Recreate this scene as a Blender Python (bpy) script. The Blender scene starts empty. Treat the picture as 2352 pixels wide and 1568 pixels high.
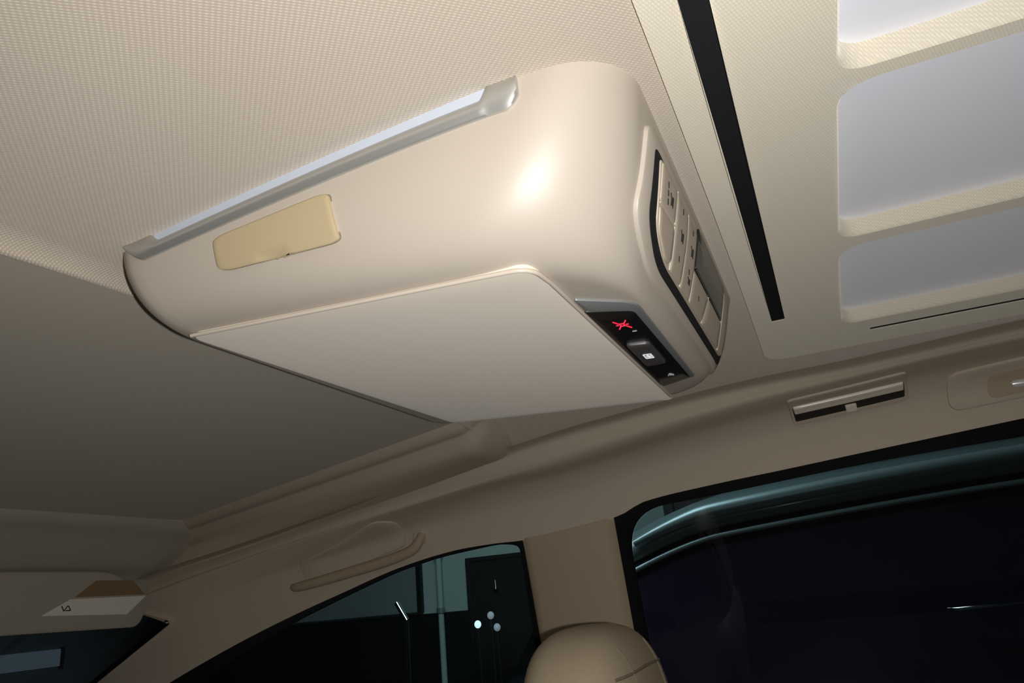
import bpy, bmesh, math, random
from mathutils import Vector, Matrix
from mathutils.geometry import delaunay_2d_cdt

random.seed(4)
scene = bpy.context.scene
COL = scene.collection
U = 0.32                       # metres per cabin unit
EYE = 1.0                      # height of the phone above the cabin floor, metres
def W3(p): return Vector((p[0]*U, p[1]*U, EYE + p[2]*U))

# ------------------------------------------------------------------ camera
cam_data = bpy.data.cameras.new('camera')
cam_data.sensor_width = 36.0
cam_data.lens = 1705/2352*36.0
cam_data.clip_start = 0.01
cam_data.clip_end = 200
camera = bpy.data.objects.new('camera', cam_data); COL.objects.link(camera)
RX, RY, RZ = (0.91542, -0.20400, -0.34697), (0.39251, 0.26168, 0.88174), (-0.08908, -0.94335, 0.31962)
right = Vector((RX[0], RY[0], RZ[0])); down = Vector((RX[1], RY[1], RZ[1])); fwd = Vector((RX[2], RY[2], RZ[2]))
M = Matrix((right, -down, -fwd)).transposed().to_4x4(); M.translation = W3((0, 0, 0))
camera.matrix_world = M
scene.camera = camera

# ------------------------------------------------------------------ world, lights, exposure
scene.view_settings.view_transform = 'Standard'
scene.view_settings.look = 'None'
scene.view_settings.exposure = 0.0
scene.view_settings.gamma = 1.0
scene.view_settings.use_curve_mapping = False
world = bpy.data.worlds.new('night'); scene.world = world; world.use_nodes = True
world.node_tree.nodes['Background'].inputs[0].default_value = (0.016, 0.018, 0.024, 1)
world.node_tree.nodes['Background'].inputs[1].default_value = 0.25

# the phone's flash, just right of the lens
fl = bpy.data.lights.new('phone_flash', 'SPOT')
fl.energy = 15.0; fl.color = (1.0, 0.985, 0.95); fl.shadow_soft_size = 0.006
fl.spot_size = math.radians(168); fl.spot_blend = 1.0
flash = bpy.data.objects.new('phone_flash', fl); COL.objects.link(flash)
FM = M.copy(); FM.translation = W3((0, 0, 0)) + right*0.044 + down*0.008 + fwd*0.0
flash.matrix_world = FM
# dim cool lamp of the garage, above the neighbouring bay
gl = bpy.data.lights.new('garage_lamp', 'AREA')
gl.energy = 55.0; gl.color = (0.80, 0.95, 1.0); gl.size = 1.2
glo = bpy.data.objects.new('garage_lamp', gl); COL.objects.link(glo)
glo.location = W3((-3.5, 6.2, 5.0)); glo.rotation_euler = (math.radians(12), 0, 0)

# ------------------------------------------------------------------ helpers
WLOC = {}
def _new(name, me, parent, c):
    o = bpy.data.objects.new(name, me); COL.objects.link(o)
    WLOC[o.name] = Vector(c)
    if parent: o.parent = parent; o.location = Vector(c) - WLOC[parent.name]
    else: o.location = c
    return o
def thing(name, base, label, cat, group=None):
    o = _new(name, None, None, W3(base)); o.empty_display_size = 0.02
    o['label'] = label; o['category'] = cat
    if group: o['group'] = group
    return o
def tag(o, label, cat): o['label'] = label; o['category'] = cat; return o
def struct(o, label, cat): o['label'] = label; o['category'] = cat; o['kind'] = 'structure'; return o
def mesh(name, verts, faces, m, parent=None, smooth=True, sharp=None, fix=True):
    """verts in cabin units; one mesh object with its origin in its middle"""
    P = [W3(v) for v in verts]
    lo = Vector([min(p[i] for p in P) for i in range(3)]); hi = Vector([max(p[i] for p in P) for i in range(3)])
    c = (lo + hi)/2
    me = bpy.data.meshes.new(name)
    me.from_pydata([p - c for p in P], [], faces)
    if fix:
        bm = bmesh.new(); bm.from_mesh(me)
        bmesh.ops.remove_doubles(bm, verts=bm.verts, dist=1e-6)
        bmesh.ops.recalc_face_normals(bm, faces=bm.faces); bm.to_mesh(me); bm.free()
    me.materials.append(m)
    if smooth:
        me.polygons.foreach_set('use_smooth', [True]*len(me.polygons))
        if sharp is not None:
            try: me.set_sharp_from_angle(angle=math.radians(sharp))
            except Exception: pass
    me.update()
    return _new(name, me, parent, c)
def grid(rows, closed=False):
    n = len(rows[0]); V = [p for r in rows for p in r]; F = []
    for i in range(len(rows) - 1):
        for j in range(n if closed else n - 1):
            k = (j + 1) % n
            F.append((i*n + j, i*n + k, (i + 1)*n + k, (i + 1)*n + j))
    return V, F
def rpoly(corners, rad, n=6):
    """polygon with rounded corners; rad one number or one per corner"""
    out = []; N = len(corners)
    for i in range(N):
        p = Vector(corners[i]); a = Vector(corners[i-1]); b = Vector(corners[(i+1) % N])
        r = rad[i] if isinstance(rad, (list, tuple)) else rad
        da = (a - p); db = (b - p); la, lb = da.length, db.length
        r = min(r, la*0.48, lb*0.48)
        if r <= 1e-5: out.append(tuple(p)); continue
        s, e = p + da/la*r, p + db/lb*r
        for k in range(n + 1):
            t = k/n; q = s*(1-t)**2 + p*2*t*(1-t) + e*t*t
            out.append((q.x, q.y))
    return out
def rect(a0, a1, b0, b1): return [(a0, b0), (a1, b0), (a1, b1), (a0, b1)]
INSIDE = Vector((0.3, 0.3, -0.3))
def normal(F, a, b, e=0.002):
    p = Vector(F(a, b)); n = (Vector(F(a + e, b)) - Vector(F(a - e, b))).cross(Vector(F(a, b + e)) - Vector(F(a, b - e)))
    if n.length < 1e-12: return Vector((0, 0, -1))
    n.normalize()
    return n if n.dot(INSIDE - p) > 0 else -n
def densify(poly, step):
    out = []
    for i, p in enumerate(poly):
        q = poly[(i + 1) % len(poly)]; d = math.dist(p, q); k = max(1, int(d/step))
        out += [(p[0] + (q[0] - p[0])*t/k, p[1] + (q[1] - p[1])*t/k) for t in range(k)]
    return out
def patch(name, poly, F, h, m, parent=None, edge=0.004, sink=0.006, step=0.05, rings=4, origin=0.0, asp=1.0):
    """a raised plate: outline poly on surface F, standing h proud with a rounded edge"""
    poly = densify(poly, step)
    ca = sum(p[0] for p in poly)/len(poly); cb = sum(p[1] for p in poly)/len(poly)
    ra = max(abs(p[0] - ca) for p in poly); rb = max(abs(p[1] - cb) for p in poly)
    def ring(k, off, ins=0.0):
        out = []
        for a, b in poly:
            aa = ca + (a - ca)*(1 - ins/max(ra, 1e-6))*k; bb = cb + (b - cb)*(1 - ins*asp/max(rb, 1e-6))*k
            out.append(tuple(Vector(F(aa, bb)) + normal(F, aa, bb)*(off + origin)))
        return out
    e = min(edge, h if h > 0 else edge)
    rows = [ring(1, -sink), ring(1, h - e), ring(1, h - 0.3*e, 0.3*e), ring(1, h, e)]
    for r in range(1, rings): rows.append(ring(1 - r/rings, h, e))
    V, Fc = grid(rows, True)
    V.append(tuple(Vector(F(ca, cb)) + normal(F, ca, cb)*(h + origin))); last = (len(rows) - 1)*len(poly); n = len(poly)
    for j in range(n): Fc.append((last + j, last + (j + 1) % n, len(V) - 1))
    return mesh(name, V, Fc, m, parent, sharp=40)
def frame_ring(name, outer, inner, F, h, m, parent=None, sink=0.004, origin=0.0):
    """a raised ring between two outlines with the same number of points"""
    def ring(poly, off): return [tuple(Vector(F(a, b)) + normal(F, a, b)*(off + origin)) for a, b in poly]
    mid = lambda k: [(o[0] + (i[0] - o[0])*k, o[1] + (i[1] - o[1])*k) for o, i in zip(outer, inner)]
    rows = [ring(outer, -sink), ring(outer, h*0.45), ring(mid(0.12), h*0.85), ring(mid(0.3), h), ring(mid(0.7), h), ring(mid(0.9), h*0.85), ring(inner, h*0.4), ring(inner, -sink)]
    V, Fc = grid(rows, True)
    return mesh(name, V, Fc, m, parent, sharp=50)
def box(name, lo, hi, m, parent=None, bev=0.0):
    bm = bmesh.new(); bmesh.ops.create_cube(bm, size=1)
    for v in bm.verts: v.co = Vector([(lo[i] + hi[i])/2 + v.co[i]*(hi[i] - lo[i]) for i in range(3)])
    if bev: bmesh.ops.bevel(bm, geom=bm.edges, offset=bev, segments=3, affect='EDGES')
    V = [tuple(v.co) for v in bm.verts]; Fc = [[v.index for v in f.verts] for f in bm.faces]; bm.free()
    return mesh(name, V, Fc, m, parent, sharp=40)
def tube(name, pts, r, m, parent=None, n=10, flat=1.0):
    rows = []
    for i, p in enumerate(pts):
        p = Vector(p); t = (Vector(pts[min(i+1, len(pts)-1)]) - Vector(pts[max(i-1, 0)])).normalized()
        a = t.cross(Vector((0, 0, 1)));  a = a.normalized() if a.length > 1e-4 else Vector((1, 0, 0)); b = t.cross(a)
        rr = r[i] if isinstance(r, (list, tuple)) else r
        rows.append([tuple(p + a*math.cos(2*math.pi*k/n)*rr + b*math.sin(2*math.pi*k/n)*rr*flat) for k in range(n)])
    V, Fc = grid(rows, True)
    Fc.append(tuple(range(n))[::-1]); Fc.append(tuple(len(V) - n + k for k in range(n)))
    return mesh(name, V, Fc, m, parent, sharp=50)
def pierced(outer, holes, step):
    """triangulated sheet in 2-D with holes and inner points for curvature"""
    pts = []; edges = []
    for poly in [outer] + holes:
        s = len(pts); pts += poly; edges += [(s + i, s + (i + 1) % len(poly)) for i in range(len(poly))]
    def inside(p, poly):
        c = False
        for i in range(len(poly)):
            (x1, y1), (x2, y2) = poly[i-1], poly[i]
            if (y1 > p[1]) != (y2 > p[1]) and p[0] < (x2 - x1)*(p[1] - y1)/(y2 - y1) + x1: c = not c
        return c
    a0, a1 = min(p[0] for p in outer), max(p[0] for p in outer); b0, b1 = min(p[1] for p in outer), max(p[1] for p in outer)
    na, nb = int((a1 - a0)/step), int((b1 - b0)/step)
    for i in range(1, na):
        for j in range(1, nb):
            p = (a0 + (a1 - a0)*i/na, b0 + (b1 - b0)*j/nb)
            if inside(p, outer) and not any(inside(p, h) for h in holes): pts.append(p)
    v, e, f, *_ = delaunay_2d_cdt([Vector(p) for p in pts], edges, [], 0, 1e-6)
    keep = []
    for t in f:
        c = sum((v[i] for i in t), Vector((0, 0)))/len(t)
        if inside(c, outer) and not any(inside(c, h) for h in holes): keep.append(tuple(t))
    return [(p.x, p.y) for p in v], keep

# ------------------------------------------------------------------ materials
def lin(r, g, b): return tuple(((c/255)/12.92 if c/255 <= 0.04045 else ((c/255 + 0.055)/1.055)**2.4) for c in (r, g, b)) + (1,)
def mat(name, col, rough=0.5, metal=0.0, spec=0.5, noise=0.0, nscale=300.0, bump=0.0, coat=0.0, emit=None, estr=0.0, sheen=0.0):
    m = bpy.data.materials.new(name); m.use_nodes = True; nt = m.node_tree; b = nt.nodes['Principled BSDF']
    b.inputs['Base Color'].default_value = col; b.inputs['Roughness'].default_value = rough
    b.inputs['Metallic'].default_value = metal; b.inputs['Specular IOR Level'].default_value = spec
    b.inputs['Coat Weight'].default_value = coat; b.inputs['Coat Roughness'].default_value = 0.12
    b.inputs['Sheen Weight'].default_value = sheen; b.inputs['Sheen Roughness'].default_value = 0.55
    b.inputs['Sheen Tint'].default_value = tuple(min(1.0, c**0.45) for c in col[:3]) + (1,)
    if emit: b.inputs['Emission Color'].default_value = emit; b.inputs['Emission Strength'].default_value = estr
    tc = nt.nodes.new('ShaderNodeTexCoord'); nz = nt.nodes.new('ShaderNodeTexNoise')
    nz.inputs['Scale'].default_value = nscale; nz.inputs['Detail'].default_value = 3
    nt.links.new(tc.outputs['Object'], nz.inputs['Vector'])
    if noise:
        mx = nt.nodes.new('ShaderNodeMix'); mx.data_type = 'RGBA'
        mx.inputs['A'].default_value = tuple(c*(1 - noise) for c in col[:3]) + (1,); mx.inputs['B'].default_value = tuple(min(1, c*(1 + noise)) for c in col[:3]) + (1,)
        nt.links.new(nz.outputs['Fac'], mx.inputs['Factor']); nt.links.new(mx.outputs['Result'], b.inputs['Base Color'])
    if bump:
        bp = nt.nodes.new('ShaderNodeBump'); bp.inputs['Strength'].default_value = bump; bp.inputs['Distance'].default_value = 0.0006
        nt.links.new(nz.outputs['Fac'], bp.inputs['Height']); nt.links.new(bp.outputs['Normal'], b.inputs['Normal'])
    return m
def weave(name, base, thread, pitch, angle, sheen=0.2, rough=0.6, bump=0.5):
    """woven headliner cloth: diagonal threads with small bright knots"""
    m = bpy.data.materials.new(name); m.use_nodes = True; nt = m.node_tree; N = nt.nodes; L = nt.links; b = N['Principled BSDF']
    tc = N.new('ShaderNodeTexCoord'); mp = N.new('ShaderNodeMapping'); mp.inputs['Rotation'].default_value[2] = math.radians(angle)
    k = 2*math.pi/pitch; mp.inputs['Scale'].default_value = (k, k, k)
    wob = N.new('ShaderNodeTexNoise'); wob.inputs['Scale'].default_value = 60; L.new(tc.outputs['Object'], wob.inputs['Vector'])
    skew = N.new('ShaderNodeSeparateXYZ'); L.new(tc.outputs['Object'], skew.inputs[0])
    cmb = N.new('ShaderNodeCombineXYZ')
    for i in (0, 1):
        ad = N.new('ShaderNodeMath'); ad.operation = 'MULTIPLY_ADD'; L.new(skew.outputs[2], ad.inputs[0]); ad.inputs[1].default_value = 0.7; L.new(skew.outputs[i], ad.inputs[2]); L.new(ad.outputs[0], cmb.inputs[i])
    L.new(cmb.outputs[0], mp.inputs['Vector'])
    sep = N.new('ShaderNodeSeparateXYZ'); L.new(mp.outputs['Vector'], sep.inputs[0])
    def mth(op, a, c=None):
        n = N.new('ShaderNodeMath'); n.operation = op
        for i, q in enumerate((a, c)):
            if q is None: continue
            if isinstance(q, (int, float)): n.inputs[i].default_value = q
            else: L.new(q, n.inputs[i])
        return n.outputs[0]
    sx = mth('SINE', mth('ADD', sep.outputs[0], mth('MULTIPLY', wob.outputs['Fac'], 2.0))); sy = mth('SINE', mth('MULTIPLY', sep.outputs[1], 0.62))
    ridge = mth('MULTIPLY_ADD', sx, 0.5); ridge.node.inputs[2].default_value = 0.5
    knot = mth('MULTIPLY_ADD', sy, 0.5); knot.node.inputs[2].default_value = 0.5
    h = mth('MULTIPLY', ridge, mth('ADD', mth('MULTIPLY', knot, 0.6), 0.4))
    hi = mth('POWER', h, 1.6)
    sp = N.new('ShaderNodeTexNoise'); sp.inputs['Scale'].default_value = 900; L.new(tc.outputs['Object'], sp.inputs['Vector'])
    f = mth('MULTIPLY', hi, mth('ADD', mth('MULTIPLY', sp.outputs['Fac'], 1.1), 0.3))
    mx = N.new('ShaderNodeMix'); mx.data_type = 'RGBA'; mx.inputs['A'].default_value = base; mx.inputs['B'].default_value = thread
    L.new(f, mx.inputs['Factor']); L.new(mx.outputs['Result'], b.inputs['Base Color'])
    bp = N.new('ShaderNodeBump'); bp.inputs['Strength'].default_value = bump; bp.inputs['Distance'].default_value = 0.0005
    L.new(h, bp.inputs['Height']); L.new(bp.outputs['Normal'], b.inputs['Normal'])
    b.inputs['Roughness'].default_value = rough; b.inputs['Sheen Weight'].default_value = sheen; b.inputs['Sheen Roughness'].default_value = 0.55
    b.inputs['Sheen Tint'].default_value = tuple(min(1.0, c**0.45) for c in base[:3]) + (1,)
    return m
def glass(name, tint, f0=0.04):
    m = bpy.data.materials.new(name); m.use_nodes = True; nt = m.node_tree; nt.nodes.clear(); N = nt.nodes
    o = N.new('ShaderNodeOutputMaterial'); mx = N.new('ShaderNodeMixShader'); t = N.new('ShaderNodeBsdfTransparent'); g = N.new('ShaderNodeBsdfGlossy')
    lw = N.new('ShaderNodeLayerWeight'); lw.inputs['Blend'].default_value = 0.5
    pw = N.new('ShaderNodeMath'); pw.operation = 'POWER'; pw.inputs[1].default_value = 5.0
    ma = N.new('ShaderNodeMath'); ma.operation = 'MULTIPLY_ADD'; ma.inputs[1].default_value = 1 - f0; ma.inputs[2].default_value = f0
    t.inputs['Color'].default_value = tint; g.inputs['Roughness'].default_value = 0.03
    nt.links.new(lw.outputs['Facing'], pw.inputs[0]); nt.links.new(pw.outputs[0], ma.inputs[0]); nt.links.new(ma.outputs[0], mx.inputs[0])
    nt.links.new(t.outputs[0], mx.inputs[1]); nt.links.new(g.outputs[0], mx.inputs[2]); nt.links.new(mx.outputs[0], o.inputs[0])
    return m
MT = {
 'roof': weave('headliner_weave', (0.45, 0.385, 0.315, 1), (0.77, 0.675, 0.565, 1), 0.0021, 45, rough=0.6, bump=0.35, sheen=1.0),
 'frame': weave('sunroof_weave', (0.66, 0.595, 0.475, 1), (0.86, 0.79, 0.65, 1), 0.0021, 20, rough=0.8, bump=0.3, sheen=1.0),
 'suede': mat('front_headliner', (0.44, 0.395, 0.325, 1), 0.9, spec=0.2, noise=0.12, nscale=700, bump=0.15, sheen=0.35),
 'lining': mat('side_lining', (0.56, 0.48, 0.385, 1), 0.85, spec=0.2, noise=0.08, nscale=500, bump=0.1),
 'pillar': mat('pillar_plastic', (0.46, 0.37, 0.26, 1), 0.7, spec=0.3, noise=0.04, nscale=400),
 'shell': mat('console_plastic', (0.54, 0.475, 0.405, 1), 0.45, spec=0.65, noise=0.015, nscale=900, bump=0.02),
 'lid': mat('lid_plastic', (0.79, 0.705, 0.595, 1), 0.5, spec=0.4, noise=0.02, nscale=900, bump=0.03, sheen=0.65),
 'hatch': mat('hatch_plastic', (0.52, 0.42, 0.26, 1), 0.5, spec=0.4, noise=0.02, nscale=900),
 'satin': mat('satin_metal', (0.56, 0.56, 0.54, 1), 0.34, metal=0.65, noise=0.03, nscale=1500),
 'diff': mat('light_diffuser', (0.60, 0.66, 0.78, 1), 0.4, spec=0.4),
 'white': mat('roof_window_blind', (0.86, 0.885, 0.99, 1), 0.55, spec=0.4, noise=0.02, nscale=400, sheen=1.0),
 'black': mat('black_gloss', (0.006, 0.006, 0.007, 1), 0.22, spec=0.5),
 'rubber': mat('black_matte', (0.012, 0.013, 0.015, 1), 0.8, spec=0.2, noise=0.1, nscale=300),
 'bezel': mat('bezel_metal', (0.30, 0.31, 0.32, 1), 0.38, metal=0.4, noise=0.02, nscale=1500),
 'key': mat('grey_key', (0.085, 0.08, 0.082, 1), 0.4, spec=0.5),
 'button': mat('beige_button', (0.53, 0.45, 0.36, 1), 0.45, spec=0.4, noise=0.01, nscale=900),
 'edge': mat('button_edge', (0.66, 0.58, 0.49, 1), 0.35, spec=0.5),
 'screen': mat('display_glass', (0.055, 0.052, 0.046, 1), 0.25, spec=0.5),
 'print': mat('dark_print', (0.02, 0.02, 0.02, 1), 0.6),
 'red': mat('red_lit_symbol', (0.5, 0.01, 0.03, 1), 0.5, emit=(1.0, 0.03, 0.08, 1), estr=1.2),
 'lit': mat('white_lit_symbol', (0.7, 0.7, 0.72, 1), 0.5, emit=(0.9, 0.92, 1.0, 1), estr=0.55),
 'dimlit': mat('dim_lit_symbol', (0.5, 0.5, 0.52, 1), 0.5, emit=(0.8, 0.85, 0.9, 1), estr=0.15),
 'leather': mat('beige_leather', (0.46, 0.37, 0.26, 1), 0.55, spec=0.35, noise=0.06, nscale=250, bump=0.15),
 'stitch': mat('leather_seam', (0.26, 0.20, 0.14, 1), 0.7, noise=0.05),
 'chrome': mat('chrome', (0.80, 0.80, 0.82, 1), 0.14, metal=1.0),
 'ventbar': mat('pale_vent_bar', (0.84, 0.77, 0.66, 1), 0.3, spec=0.6),
 'dark': mat('dark_recess', (0.03, 0.026, 0.022, 1), 0.7, spec=0.2),
 'label': mat('sticker_white', (0.88, 0.84, 0.74, 1), 0.5),
 'orange': mat('sticker_orange', (0.27, 0.175, 0.085, 1), 0.5),
 'frit': mat('black_window_border', (0.005, 0.005, 0.007, 1), 0.7, spec=0.1),
 'glass': glass('tinted_side_glass', (0.48, 0.54, 0.55, 1)),
 'clear': glass('front_glass', (0.62, 0.70, 0.70, 1), 0.02),
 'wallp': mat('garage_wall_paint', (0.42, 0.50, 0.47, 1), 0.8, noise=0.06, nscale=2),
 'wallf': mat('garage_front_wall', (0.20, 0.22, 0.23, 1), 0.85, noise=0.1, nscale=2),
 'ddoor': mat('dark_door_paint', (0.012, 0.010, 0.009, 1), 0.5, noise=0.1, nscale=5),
 'conc': mat('concrete_floor', (0.06, 0.06, 0.062, 1), 0.8, noise=0.15, nscale=4),
 'paint': mat('dark_teal_car_paint', (0.16, 0.21, 0.21, 1), 0.38, coat=0.6, noise=0.02, nscale=600),
 'cargl': mat('black_car_glass', (0.030, 0.018, 0.040, 1), 0.2, spec=0.5),
 'tyre': mat('tyre_rubber', (0.012, 0.012, 0.012, 1), 0.8),
 'bulb': mat('lit_bulb', (0.8, 0.85, 1.0, 1), 0.5, emit=(0.75, 0.88, 1.0, 1), estr=2.0),
 'dimbulb': mat('dim_bulb', (0.5, 0.5, 0.55, 1), 0.5, emit=(0.8, 0.85, 1.0, 1), estr=0.3),
 'farglow': mat('faint_band_glow', (0.1, 0.12, 0.14, 1), 0.5, emit=(0.6, 0.8, 1.0, 1), estr=0.06),  # emission stands in for lamplight on a far band of wall
 'barchrome': mat('bright_bar', (0.86, 0.86, 0.88, 1), 0.25, metal=0.4),
 'railmetal': mat('roof_rail_metal', (0.42, 0.50, 0.50, 1), 0.36, metal=0.40),
 'carpet': mat('cabin_carpet', (0.34, 0.29, 0.23, 1), 0.95, noise=0.2, nscale=300, bump=0.3),
}
# ---- shapes of the cabin, in cabin units (1 unit = 0.32 m = headroom above the eye) ----
YC = 2.10                                   # centre line of the car
def roof(x, y):                             # headliner behind the front rows
    d = max(0.0, -x - 0.45)
    return 1.022 - 0.028*(y - YC)**2 - 0.072*d*d/(d + 0.12)*1.09
def roof_front(x, y):                       # headliner above the front seats
    return 0.874 + (x + 1.66)*0.083 - 0.008*(y - YC)**2
def belly(x):                               # underside of the console
    return 0.655 + 0.0624*(-0.483 - x)
def _in(z, lin, D): return lin*z + D*(1 - max(0.0, 1 - z**2.4)**(1/2.4))
def side_y(x, z):                           # near flank of the console at depth fraction z
    return 1.21 + 0.009*((x + 0.55)/0.6)**2 + _in(z, 0.0, 0.20)
def rear_x(z): return -0.19 - _in(z, 0.09, 0.05)
def front_x(z): return -1.565 + _in(z, 0.04, 0.06)
def flank(x, z):                            # point on the near flank incl. the rounded rear corner
    y = side_y(x, z); r = 0.16 + 0.16*z; x1 = rear_x(z)
    if x > x1 - r:
        s = min(1.0, (x - (x1 - r))/r); y += r*(1 - math.sqrt(1 - s*s))
    zt = roof(x, y) + 0.004
    return (x, y, zt + (belly(x) - zt)*z)
def rearface(y, z):
    r = 0.16 + 0.16*z; x1 = rear_x(z); y0 = side_y(x1 - r, z)
    yy = min(y, 2*YC - y)
    if yy < y0 + r:
        s = min(1.0, (y0 + r - yy)/r); x1 -= r*(1 - math.sqrt(1 - s*s))
    zt = roof(x1, y) + 0.004
    return (x1, y, zt + (belly(x1) - zt)*z)
# right-hand side lining: y, z of rail top, rail foot and window edge at stations along the car
SIDE = [(1.7,3.92,.955,4.05,.905,4.40,.650),(1.0,3.92,.945,4.05,.897,4.40,.601),(.6,3.92,.925,4.05,.880,4.40,.571),
 (.2,3.92,.906,4.05,.849,4.40,.541),(-.2,3.92,.898,4.05,.819,4.40,.510),(-.6,3.92,.873,4.05,.775,4.40,.481),
 (-1.0,3.92,.834,4.05,.717,4.40,.437),(-1.15,3.92,.820,4.05,.696,4.40,.378),(-1.4,3.93,.791,4.05,.664,4.40,.338),
 (-1.77,3.95,.738,4.05,.634,4.40,.303),(-2.0,3.97,.702,4.06,.610,4.40,.303),(-2.3,4.00,.658,4.08,.574,4.40,.286),
 (-2.7,4.03,.600,4.11,.524,4.40,.217),(-3.1,4.06,.546,4.13,.470,4.38,.105),(-3.5,4.09,.490,4.15,.414,4.35,-.014),
 (-3.9,4.11,.435,4.16,.350,4.32,-.148),(-4.3,4.12,.380,4.16,.280,4.27,-.306),(-4.75,4.12,.300,4.14,.190,4.22,-.50)]
def _cr(p, t):                              # Catmull-Rom through a list of tuples, t in 0..1
    n = len(p) - 1; f = min(max(t, 0.0), 1.0)*n; i = min(int(f), n - 1); u = f - i
    a, b, c, d = p[max(i-1, 0)], p[i], p[i+1], p[min(i+2, n)]
    return tuple(0.5*((2*q) + (r - o)*u + (2*o - 5*q + 4*r - s)*u*u + (3*q - o - 3*r + s)*u**3) for o, q, r, s in zip(a, b, c, d))
def side_at(x):
    for i in range(len(SIDE) - 1):
        if x >= SIDE[i+1][0] or i == len(SIDE) - 2:
            u = (x - SIDE[i][0])/(SIDE[i+1][0] - SIDE[i][0])
            a, b, c, d = SIDE[max(i-1, 0)], SIDE[i], SIDE[i+1], SIDE[min(i+2, len(SIDE)-1)]
            u = min(max(u, -0.5), 1.5)
            if u < 0 or u > 1: return tuple(q + (r - q)*u for q, r in zip(b, c))[1:]
            m1 = [(r - o)/(c[0] - a[0])*(c[0] - b[0]) for o, r in zip(a, c)]
            m2 = [(s - q)/(d[0] - b[0])*(c[0] - b[0]) for q, s in zip(b, d)]
            h = lambda q, r, g1, g2: (2*u**3 - 3*u*u + 1)*q + (u**3 - 2*u*u + u)*g1 + (3*u*u - 2*u**3)*r + (u**3 - u*u)*g2
            return tuple(h(q, r, g1, g2) for q, r, g1, g2 in zip(b, c, m1, m2))[1:]
def lining(x, s):                           # s = 0 rail top ... 1 window edge
    by, bz, cy, cz, ey, ez = side_at(x)
    k = min(1.0, max(0.0, (x + 3.0)/1.2))   # the rail bulge fades towards the windscreen
    dz = bz - cz; h = cz - ez; w = ey - cy
    pts = [(by - .10, bz + .012*k), (by, bz), (by + (.035 + .03*(1-k)), bz - .42*dz), (by + .062 + .01*(1-k), bz - .78*dz), (cy, cz),
           (cy + .47*w, cz - (.09 + .10*(1-k))*h), (cy + .80*w, cz - .33*h), (cy + .94*w, cz - .65*h), (ey, ez)]
    y, z = _cr(pts, s)
    return (x, y, z)

# ================================================================== THE CABIN SHELL
def lip_z(x, y): return roof(x, y)
# rear headliner with its rolled front lip; open where the roof window sits
xs = [3.4 - 0.15*i for i in range(19)] + [0.55 - 0.06*i for i in range(35)] + [-1.52, -1.55, -1.575]
ys = [0.28 + 0.06*i for i in range(54)]
ys = [y for y in ys if y < 3.48] + [3.50]
rows = []
def roof_row(x, zoff=0.0):
    r = [(x, y, roof(x, y) + zoff) for y in ys]
    by, bz = side_at(x)[:2]; by -= 0.02
    z0 = roof(x, 3.5); s0 = (roof(x, 3.5) - roof(x, 3.48))/0.02
    for k in (0.25, 0.5, 0.75, 1.0):
        y = 3.5 + (by - 3.5)*k; L_ = by - 3.5
        z = (2*k**3 - 3*k*k + 1)*z0 + (k**3 - 2*k*k + k)*s0*L_ + (3*k*k - 2*k**3)*(bz + .012) + (k**3 - k*k)*(-0.10)*L_
        r.append((x, y, z + zoff*(1 - k)))
    return r
def roof_all(x, y):
    if y <= 3.5: return roof(x, y)
    by, bz = side_at(x)[:2]; by -= 0.02; L_ = by - 3.5; k = min(1.0, (y - 3.5)/L_)
    z0 = roof(x, 3.5); s0 = (roof(x, 3.5) - roof(x, 3.48))/0.02
    return (2*k**3 - 3*k*k + 1)*z0 + (k**3 - 2*k*k + k)*s0*L_ + (3*k*k - 2*k**3)*(bz + .012) + (k**3 - k*k)*(-0.10)*L_
for x in xs: rows.append(roof_row(x))
for x, dz in ((-1.590, -.0015), (-1.600, -.0015), (-1.612, -.006), (-1.626, -.014), (-1.640, -.027), (-1.648, -.040), (-1.650, -.052), (-1.655, -.040)):
    rows.append(roof_row(x, dz))
V, F = grid(rows)
n = len(rows[0]); keep = []
for f in F:
    c = [sum(V[i][k] for i in f)/4 for k in range(3)]
    if c[0] > 0.05 and c[0] < 3.2 and 0.72 < c[1] < 3.47: continue
    keep.append(f)
struct(mesh('ceiling', V, keep, MT['roof'], fix=False), 'pale woven headliner cloth around the overhead console', 'ceiling')
# thin dark seam where the cloth is tucked before the lip
def seamF(x, y): return (x, y, roof(x, y))

# front headliner, a moulded tray that drops towards the windscreen
def tray_edge(x): return 3.43 + 0.205*(-1.75 - x)
def tray(x, y): return (x, y, 0.875 + (x + 1.66)*0.086)
rows = []
for i in range(41):
    x = -1.652 - (4.08 - 1.652)*i/40
    e = tray_edge(x); w = e - YC
    rows.append([tray(x, 2*YC - e + (2*e - 2*YC)*j/30) for j in range(31)])
V, F = grid(rows)
struct(mesh('trim_1', V, F, MT['suede'], fix=False), 'darker smooth headliner above the front seats', 'headliner')
# raised moulding along the right edge of the tray: ledge, crease, bulge
rows = []
for i in range(91):
    x = -1.46 - (4.40 - 1.46)*i/90
    e = tray_edge(x); z = tray(x, 0)[2]; by, bz = side_at(x)[:2]
    k = min(1.0, max(0.0, (-1.47 - x)/0.26)); k = k*k*(3 - 2*k)
    top = (e - .01, z - .004)
    pts = [(e - .012, z + .01), (e, z - .001), (e + .03, z - .028), (e + .075, z - .052), (e + .085, z - .049), (e + .10, z - .060), (e + .13, z - .088), (e + .165, z - .118), (e + .20, z - .134)]
    m = pts[-1]
    pts += [(m[0] + (by - m[0])*t, m[1] + (bz - m[1])*t - .012*math.sin(math.pi*t)) for t in (.3, .65)] + [(by + .01, bz - .012)]
    pts = [(p[0], (roof_all(x, p[0]) + .02)*(1 - k) + p[1]*k) for p in pts]
    rows.append([(x, p[0], p[1]) for p in pts])
V, F = grid(rows)
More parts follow.
